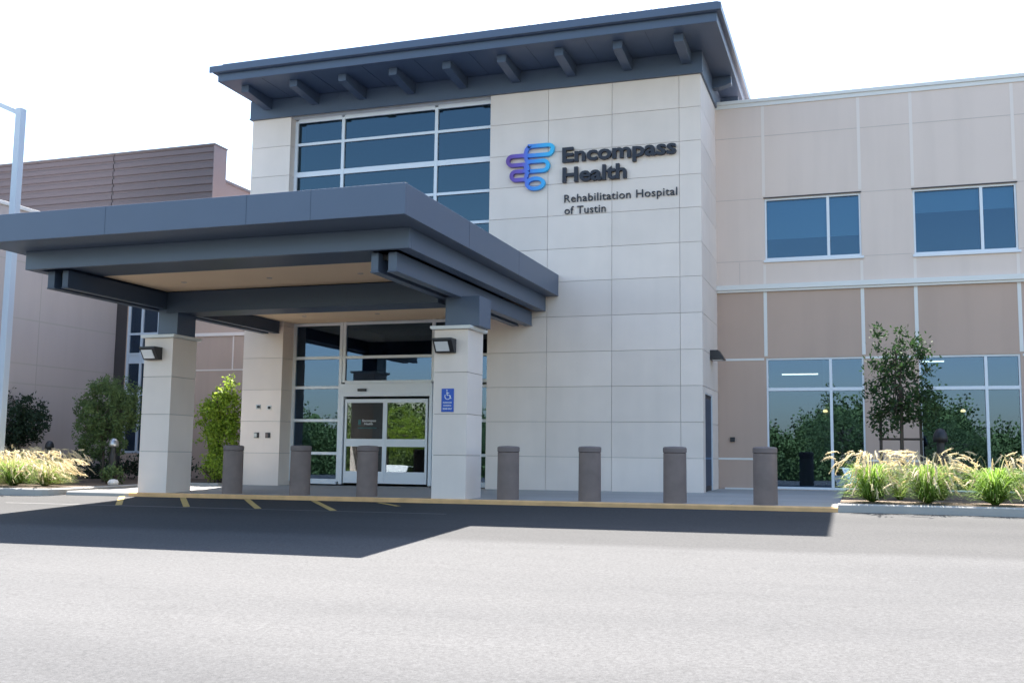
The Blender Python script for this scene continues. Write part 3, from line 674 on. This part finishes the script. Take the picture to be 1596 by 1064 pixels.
# ---------------------------------------------------------------- light pole
o = thing('street_lamp', (-19.75,-5.0,0), 'tall pale square steel lamp post rising behind the left end of the canopy', 'lamp post')
MB().box(-19.86, -19.64, -5.11, -4.89, 0, 11.25).build('pole', 'pole', o, bevel=0.01)
MB().add([(-19.86,-5.06,11.22),(-19.86,-4.94,11.22),(-19.86,-4.94,11.06),(-19.86,-5.06,11.06),(-21.6,-5.06,11.98),(-21.6,-4.94,11.98),(-21.6,-4.94,11.84),(-21.6,-5.06,11.84)],
         [(0,1,2,3),(7,6,5,4),(0,4,5,1),(1,5,6,2),(2,6,7,3),(3,7,4,0)]).build('arm', 'pole', o)
MB().box(-22.7, -21.55, -5.25, -4.75, 11.88, 12.02).build('lamp_head', 'pole', o, bevel=0.02)
MB().box(-20.0, -19.5, -5.25, -4.75, -0.1, 0.35).build('base', 'kerb', o, bevel=0.02)

# ---------------------------------------------------------------- left wing
LX = -22.65
N = thing('side_wing_building', (-24,4,0), 'low left wing with pale panel wall, mauve corrugated upper screen and dark window bay', 'building')
m = MB(); m.box(LX-8, LX, -9.0, 9.0, -0.3, 9.05); m.build('pale_wall', 'stone2', N)
m = MB(); m.box(LX-8.1, LX+0.06, -9.1, 9.0, 9.051, 9.18); m.build('coping', 'trim', N, bevel=0.008)
m = MB()
for z in (5.38,3.87,3.20,7.3): m.box(LX+0.0005, LX+0.004, -9.0, D-0.01, z-0.02, z+0.02)
for y in (-0.70,-6.0): m.box(LX+0.0005, LX+0.0035, y-0.013, y+0.013, 0, 9.0)
m.box(LX+0.0005, LX+0.0035, 1.9, 1.925, 0, 0.01)
m.build('panel_joint', 'joint', N)
m = MB(); holes_wall(m, LX, TL-0.002, -0.3, 7.6, D+0.03, D+0.4, [(-22.15,-19.6,0.9,7.0)]); m.build('taupe_wall', 'lower', N)
m = MB(); m.box(LX+0.001, -22.17, D+0.0, D+0.028, -0.2, 7.6); m.box(-22.17, -19.4, D+0.0, D+0.028, 7.02, 7.6); m.build('dark_panel', 'dark', N)
for q in ((-19.35,TL-0.01,D-0.02,D+0.028,5.2,5.32), (-19.35,TL-0.01,D+0.012,D+0.028,3.93,3.98), (-17.45,-17.40,D+0.012,D+0.028,3.981,5.199), (-19.35,TL-0.01,D-0.04,D+0.44,7.6,7.7)):
    MB().box(*q).build('trim_strip', 'strip', N)
f = MB(); xs = [-22.1,-21.5,-20.75,-19.65]; zs = [0.95,2.0,3.1,4.30,4.62,5.38,6.55,6.95]
for x in xs: f.box(x-0.05, x+0.05, D+0.06, D+0.18, zs[0], zs[-1])
for z in zs:
    for a, b in zip(xs, xs[1:]): f.box(a+0.05, b-0.05, D+0.064, D+0.176, z-0.04, z+0.04)
for a, b in zip(xs, xs[1:]): f.box(a+0.05, b-0.05, D+0.10, D+0.15, 4.34, 4.58)
o = f.build('window', 'pole', N); MB().box(-22.1, -19.65, D+0.11, D+0.13, 0.95, 6.95).build('pane', 'glass', o)
m = MB(); x0, x1, y0, y1, z0, z1 = -22.3, -19.5, D+0.41, 7.0, 0.5, 7.3
m.quad((x0,y1,z0),(x1,y1,z0),(x1,y1,z1),(x0,y1,z1)); m.quad((x0,y0,z0),(x0,y1,z0),(x0,y1,z1),(x0,y0,z1)); m.quad((x1,y1,z0),(x1,y0,z0),(x1,y0,z1),(x1,y1,z1)); m.quad((x0,y0,z0),(x1,y0,z0),(x1,y1,z0),(x0,y1,z0)); m.quad((x0,y0,z1),(x0,y1,z1),(x1,y1,z1),(x1,y0,z1))
m.build('room', 'room', N)
# mauve corrugated screen above: horizontal ribs as real relief
SX1 = -18.59; pf = []; z = 7.62
step = 0.305
while z < 12.40:
    pf += [(D, z), (D, z+step*0.55), (D+0.05, z+step*0.62), (D+0.05, z+step*0.93)]; z += step
pf = [(a, b) for a, b in pf if b < 12.44]; top = 12.44
prof = [(D+0.60, 7.61)]+pf+[(D+0.0, top), (D+0.60, top)]
def screen(x0, x1, nm): 
    m = MB(); m.prism(prof, 'x', x0, x1); return m.build(nm, 'mauve', N)
screen(-23.17, SX1-0.03, 'metal_screen'); screen(-34.0, -23.21, 'metal_screen')
m = MB(); m.box(-23.21,-23.17,D+0.03,D+0.5,7.62,12.43); m.build('screen_joint','dark',N)
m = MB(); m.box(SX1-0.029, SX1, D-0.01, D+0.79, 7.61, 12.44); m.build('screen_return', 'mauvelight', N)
m = MB(); m.box(-34, SX1+0.03, D-0.04, D+0.82, 12.441, 12.50); m.build('screen_coping', 'mauvecap', N, bevel=0.006)
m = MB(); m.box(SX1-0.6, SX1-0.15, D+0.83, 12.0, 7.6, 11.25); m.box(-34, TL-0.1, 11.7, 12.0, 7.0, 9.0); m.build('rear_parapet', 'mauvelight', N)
m = MB(); m.box(SX1-0.65, SX1-0.1, D+0.83, 12.05, 11.251, 11.35); m.build('rear_coping', 'mauvecap', N)
m = MB(); m.box(-34, TL-0.05, D+0.62, 11.6, 7.4, 7.55); m.build('roof', 'stone2', N)

# ---------------------------------------------------------------- vegetation
def rnd_dir(rg):
    while True:
        v = Vector((rg.uniform(-1,1), rg.uniform(-1,1), rg.uniform(-1,1)))
        if 0.05 < v.length < 1: return v.normalized()
def leaf(mb, p, d, n_, l, w):
    """a leaf: folded diamond"""
    s_ = d.cross(n_).normalized()*w/2; c = p+d*l*0.5
    mb.add([p, c+s_, p+d*l, c-s_], [(0,1,2),(0,2,3)])
def tree(name, base, blobs, trunk, leafm, nclus, nleaf, lsize, label, cat='tree', group=None, seed=1, stems=1, wood='bark', trr=0.05, upright=0.3):
    rg = random.Random(seed); o = thing(name, base, label, cat, group)
    B = Vector(base); cr = MB(); tk = MB(); cents = []
    tot = sum(b[3]*b[4]*b[5] for b in blobs)
    for (bx,by,bz,rx,ry,rz) in blobs:
        k = max(3, int(nclus*rx*ry*rz/tot))
        for _ in range(k):
            d = rnd_dir(rg); r = rg.uniform(0.25,1.0)**0.5*rg.uniform(0.85,1.12)
            cents.append(Vector((B.x+bx+d.x*rx*r, B.y+by+d.y*ry*r, B.z+bz+d.z*rz*r)))
    for c in cents:
        cd = rnd_dir(rg); cs = lsize*rg.uniform(1.3,2.6)
        for _ in range(int(nleaf*rg.uniform(0.6,1.3))):
            p = c+rnd_dir(rg)*cs*rg.uniform(0.1,1.0)
            d = (rnd_dir(rg)+cd*0.5+Vector((0,0,upright))).normalized(); leaf(cr, p, d, rnd_dir(rg), lsize*rg.uniform(0.7,1.3), lsize*rg.uniform(0.35,0.6))
    top = trunk
    for s in range(stems):
        ox, oy = (rg.uniform(-0.12,0.12), rg.uniform(-0.12,0.12)) if stems > 1 else (0,0)
        P = [(B.x+ox, B.y+oy, B.z-0.1), (B.x+ox*1.5+rg.uniform(-.03,.03), B.y+oy, B.z+top*0.35), (B.x+ox*2.5+rg.uniform(-.06,.06), B.y+oy*2, B.z+top*0.7), (B.x+ox*3.5+rg.uniform(-.1,.1), B.y+oy*3, B.z+top)]
        tk.tube(P, [trr*1.2, trr, trr*0.75, trr*0.3], 7)
        for c in rg.sample(cents, min(len(cents), 14)):
            h = rg.uniform(0.35,0.85); st_ = Vector(P[1]).lerp(Vector(P[3]), h); mid = st_.lerp(c, 0.5)+Vector((0,0,-0.05))
            tk.tube([st_, mid, c], [trr*0.45, trr*0.3, trr*0.1], 5)
    tk.build('trunk', wood, o); cr.build('crown', leafm, o); return o

# staked young tree in front of the wing
o = tree('young_tree', (5.04,-2.5,0.1), [(0.0,0,2.6,0.72,0.55,0.8),(-0.42,0,3.35,0.30,0.3,0.55),(0.25,0,3.45,0.42,0.4,0.5),(-0.3,0,1.85,0.5,0.45,0.35),(0.6,0,2.15,0.42,0.4,0.5),(-0.42,0,3.98,0.10,0.10,0.25),(0.1,0,3.95,0.08,0.08,0.2),(0.72,0,3.2,0.2,0.2,0.35)], 3.7, 'leafA', 215, 19, 0.11,
     'slim young tree with dark leaves tied between stakes before the ground-floor windows', seed=11, trr=0.045)
s_ = MB()
for x in (4.60,5.50): s_.tube([(x,-2.5,-0.1),(x,-2.5,2.2)], 0.035, 8)
s_.tube([(4.55,-2.46,1.5),(5.55,-2.46,1.5)], 0.03, 6)
s_.build('stakes', 'wood', o)
tree('dark_tree', (-22.2,-1.8,0), [(-0.35,0,2.05,1.3,0.9,0.8),(0.55,0,1.85,0.7,0.6,0.5),(-1.1,0,2.1,0.8,0.8,0.8),(-0.3,0,1.4,1.0,0.6,0.4)], 2.0, 'leafB', 330, 30, 0.11, 'low dark green round tree at the far left, before the pale wall', seed=21, trr=0.06)
tree('olive_tree', (-18.9,-1.4,0), [(-0.1,0,2.3,1.0,0.8,1.1),(-0.75,0,1.9,0.6,0.6,0.95),(0.6,0,2.4,0.6,0.6,1.0),(-0.2,0,1.2,1.0,0.6,0.6)], 2.6, 'leafC', 540, 28, 0.095, 'bushy grey-green tree behind the left canopy pier, before the dark windows', seed=31, stems=3, trr=0.04)
tree('yellow_green_shrub', (-15.85,0.4,0), [(0.05,0,2.35,0.62,0.45,0.7),(0.25,0,3.0,0.32,0.3,0.45),(0,0,1.5,0.68,0.45,0.75),(-0.45,0,2.2,0.42,0.35,0.7),(0,0,0.7,0.6,0.4,0.5)], 3.0, 'leafD', 330, 22, 0.12, 'tall bright yellow-green shrub seen between the left pier and the tower jamb', cat='shrub', seed=41, stems=2, trr=0.03)
tree('low_shrub', (-17.35,-3.0,0), [(0,0,0.25,0.28,0.25,0.25)], 0.3, 'leafC', 40, 18, 0.10, 'small bright yellow-green shrub at the foot of the left pier', cat='shrub', seed=51, stems=3, trr=0.02)
tree('low_shrub', (-15.5,-0.35,0), [(0,0,0.5,0.5,0.3,0.4)], 0.5, 'leafD', 50, 16, 0.11, 'low leafy green shrub under the tall yellow-green one beside the tower', cat='shrub', seed=52, stems=4, trr=0.02)
tree('hedge', (-20.2,0.9,0), [(-1.5,0,0.45,1.6,0.5,0.5),(1.4,0,0.45,1.6,0.5,0.5)], 0.5, 'leafB', 200, 20, 0.11, 'low dark hedge along the foot of the pale left wall', cat='hedge', seed=53, stems=4, trr=0.02)
# white blossoms on the olive tree as a little cluster
# fountain grasses
def fountain_grass(base, R_, Hh, nb, npl, label, group, seed, lean=(0,0), drymix=0.35):
    rg = random.Random(seed); o = thing('fountain_grass', base, label, 'ornamental grass', group); B = Vector(base)
    g1, g2, pl = MB(), MB(), MB()
    def arch(rad, hh, az_, droop):
        d = Vector((math.cos(az_), math.sin(az_), 0)); P = []
        for k in range(7):
            t = k/6; P.append(B+Vector((rg.uniform(-.004,.004),0,0))+d*(0.04+rad*(t**1.12))+Vector((lean[0]*t*t, lean[1]*t*t, hh*(math.sin(min(1,t*1.0)*math.pi*0.5*(1+droop))))))
        return P, d
    def strip(mb, P, d, w):
        s = Vector((-d.y, d.x, 0)); s = (s+Vector((0,0,rg.uniform(-.4,.4)))).normalized(); k0 = len(mb.v); n = len(P)
        for i, p in enumerate(P):
            ww = w*(1-0.85*(i/(n-1)))/2
            mb.v += [tuple(p+s*ww), tuple(p-s*ww)]
        for i in range(n-1): mb.f.append((k0+2*i, k0+2*i+1, k0+2*i+3, k0+2*i+2))
    for _ in range(nb):
        P, d = arch(R_*rg.uniform(0.1,1.05), Hh*rg.uniform(0.10,0.85), rg.uniform(0,6.283), rg.uniform(-0.1,0.8))
        strip(g1 if rg.random() > drymix else g2, P, d, rg.uniform(0.014,0.03))
    for _ in range(npl):
        P, d = arch(R_*rg.uniform(0.3,1.15), Hh*(1.12-0.75*rg.random()**1.5), rg.uniform(0,6.283), rg.uniform(-0.05,0.55))
        strip(g2, P, d, 0.010)
        e = P[-1]; q = P[-2]; dr_ = (e-q).normalized(); A_ = q+(e-q)*0.2
        pts = [A_, A_+dr_*0.09+Vector((0,0,0.0)), A_+dr_*0.19+Vector((0,0,-0.02)), A_+dr_*0.27+Vector((0,0,-0.05))]
        pl.tube(pts, [0.005,0.017,0.014,0.004], 5)
        for _k in range(16):
            c = A_.lerp(pts[3], rg.random()); leaf(pl, c, (rnd_dir(rg)+dr_*0.8).normalized(), rnd_dir(rg), 0.06, 0.012)
    g1.build('green_blades', 'blade', o); g2.build('dry_blades', 'straw', o); pl.build('plumes', 'plume', o); return o
RG_, LG_ = 'fountain grasses in the right planter', 'fountain grasses in the left planter'
yR = -5.15
for i, (x, y, r, h, nb, npl, lab, dm) in enumerate([
  (4.35,yR,0.78,0.98,1000,75,'leftmost clump of cream-plumed grass in the right planter, beside the yellow kerb end',0.12),
  (5.45,yR-0.05,0.78,0.98,1000,65,'middle clump of plumed grass in the right planter, below the staked tree',0.10),
  (6.75,yR-0.1,0.86,0.92,1150,40,'bright green clump of grass at the right of the planter with few plumes',0.06),
  (4.95,-3.6,0.5,0.85,220,20,'wispy plumed grass behind and between the two left clumps of the right planter',0.5),
  (5.85,-3.2,0.6,1.0,240,30,'tall pinkish plumed grass behind the middle clump, beside the black path light',0.5),
  (7.6,-3.6,0.7,0.95,300,30,'hazy plumed grass at the far right edge behind the bright green clump',0.5)]):
    fountain_grass((x,y,0.11), r, h, nb, npl, lab, RG_, 100+i, drymix=dm)
for i, (x, y, r, h, nb, npl, lab, dm) in enumerate([
  (-21.1,-5.4,0.95,0.95,820,110,'dry cream fountain grass at the left edge of the picture',0.4),
  (-19.9,-5.5,0.95,0.85,820,95,'cream and green fountain grass second from the left edge',0.3),
  (-18.75,-5.4,0.95,0.90,860,95,'fountain grass with a green heart and long leaning plumes, third from the left edge',0.2),
  (-17.8,-5.2,0.75,0.70,500,90,'straw coloured fountain grass nearest the left canopy pier',0.45),
  (-20.4,-3.6,0.8,1.0,300,90,'taller plumed grass in the back row of the left planter, under the dark tree',0.6),
  (-18.9,-3.6,0.8,0.95,300,90,'plumed grass in the back row of the left planter, near the path light',0.6)]):
    fountain_grass((x,y,-0.03), r, h, nb, npl, lab, LG_, 200+i, lean=(0.25,0), drymix=dm)
# white stones by the left pier
o = tag(MB().lathe((-16.95,-3.4,0.02), [(0.14,-0.05),(0.17,0.03),(0.12,0.11),(0.03,0.13)], 9).build('boulder', 'trim'), 'small pale boulder beside the left canopy pier', 'rock')

# ---------------------------------------------------------------- path lights
def path_light(x, y, z, h, r, label, lit):
    o = thing('path_light', (x,y,z), label, 'path light', 'black dome-topped path lights in the planting beds')
    MB().lathe((x,y,z), [(r*1.1,-0.1),(r*1.1,0.03),(r*0.86,0.05),(r*0.86,h*0.66)], 20).build('post', 'black', o)
    MB().lathe((x,y,z), [(r*0.6,h*0.66),(r*0.6,h*0.80)], 20).build('louvre', 'black', o)
    MB().lathe((x,y,z), [(r*1.12,h*0.80),(r*1.15,h*0.86),(r*1.0,h*0.93),(r*0.6,h*0.985),(r*0.1,h)], 20).build('head', 'black' if not lit else 'steel', o, smooth=True)
path_light(-20.5,-2.2,0,1.28,0.12,'black path light standing between the dark tree and the grasses',False)
path_light(-18.0,-2.2,0,1.38,0.13,'path light with a bright shiny dome under the grey-green tree',True)
path_light(6.02,-1.0,0.1,1.70,0.15,'black dome-topped path light in the right planter before the window',False)

# ---------------------------------------------------------------- what the glass reflects: the far side of the car park
tg = 'trees across the car park seen only in the glass'
def big_tree(x, y, h, w, lm, label, seed):
    b = [(0,0,h*0.62,w*0.5,w*0.45,h*0.30),(-w*0.25,0,h*0.5,w*0.3,w*0.3,h*0.22),(w*0.28,0,h*0.52,w*0.28,w*0.3,h*0.22)]
    tree('tree', (x,y,az(x,y)), b, h*0.7, lm, 600, 26, h*0.018, label, seed=seed, group=tg, trr=h*0.018)
big_tree(-38.0,-58.0,8.0,8.0,'leafD','yellow-green tree across the car park mirrored in the right door leaf',61)
big_tree(-29.0,-62.0,6.5,6.0,'leafC','olive green tree across the car park mirrored in the door glass',62)
big_tree(-52.0,-62.0,7.0,7.0,'leafA','dark green tree across the car park mirrored in the narrow entrance glazing',63)
big_tree(2.5,-62.0,8.0,7.0,'leafC','dark green tree across the car park mirrored in the left ground-floor window',64)
big_tree(11.0,-66.0,7.0,8.0,'leafC','broad olive tree across the car park mirrored in the right ground-floor window',65)
big_tree(20.0,-60.0,9.0,6.0,'leafB','tall dark tree across the car park mirrored at the right edge window',66)
rg = random.Random(5); hb = MB()
for i in range(15000):
    x = rg.uniform(-150,90); hh = 8.6+1.6*math.sin(x*0.21)+1.3*math.sin(x*0.53+1)+0.8*math.sin(x*1.7)
    c = Vector((x, -95+rg.uniform(-3,3), az(0,-95)+hh*rg.random()**0.7))
    for _ in range(5):
        leaf(hb, c+rnd_dir(rg)*0.9, rnd_dir(rg), rnd_dir(rg), 0.42, 0.28)
nx_ = 200; ny_ = 9; k0 = len(hb.v)
for i in range(nx_):
    x = -150+240*i/(nx_-1); hh = 8.6+1.6*math.sin(x*0.21)+1.3*math.sin(x*0.53+1)+0.8*math.sin(x*1.7)
    for j in range(ny_):
        t = j/(ny_-1); a_ = t*math.pi*0.55
        hb.v.append((x+rg.uniform(-.5,.5), -99+3.2*math.cos(a_)+rg.uniform(-.5,.5), az(0,-95)-0.3+hh*0.93*math.sin(a_)/math.sin(math.pi*0.55 if t > 0.9 else math.pi*0.5)+(rg.uniform(-.3,.3) if j else 0)))
for i in range(nx_-1):
    for j in range(ny_-1): hb.f.append((k0+i*ny_+j, k0+(i+1)*ny_+j, k0+(i+1)*ny_+j+1, k0+i*ny_+j+1))
tl = hb.build('far_tree_line', 'leafF'); tl['kind'] = 'stuff'; tl['label'] = 'far line of trees beyond the car park, mirrored in the windows'; tl['category'] = 'tree line'
def car(x, y, ang, paint, label):
    z = az(x,y); o = thing('parked_car', (0,0,0), label, 'car', 'cars parked across the car park')
    prof_ = [(-2.7,0.35),(-2.75,0.8),(-2.55,1.12),(-1.9,1.2),(-1.1,1.85),(0.6,1.9),(1.5,1.3),(2.5,1.12),(2.75,0.8),(2.7,0.35)]
    MB().prism(prof_, 'y', -1.1, 1.1).build('body', paint, o, bevel=0.06)
    MB().prism([(-1.75,1.24),(-1.05,1.78),(0.55,1.82),(1.3,1.3)], 'y', -1.108, 1.108).build('side_windows', 'carglass', o)
    for wx in (-1.7,1.75):
        for wy in (-1.02,1.02): MB().tube([(wx,wy-0.12,0.4),(wx,wy+0.12,0.4)], 0.42, 20).build('wheel', 'rubber', o)
    for wy in (-0.8,0.8): MB().box(2.70,2.78,wy-0.2,wy+0.2,0.85,1.0).build('headlight', 'white', o)
    o.location = Vector((x,y,z))*S; o.rotation_euler = (0,0,ang); return o
car(-31,-45,math.radians(80),'carwhite','white car parked across the lot, mirrored in the door glass')
car(-27,-46,math.radians(85),'cargrey','dark grey car parked beside the white one across the lot')
car(3.5,-52,math.radians(75),'carwhite','white car parked across the lot, mirrored in the left ground-floor window of the wing')
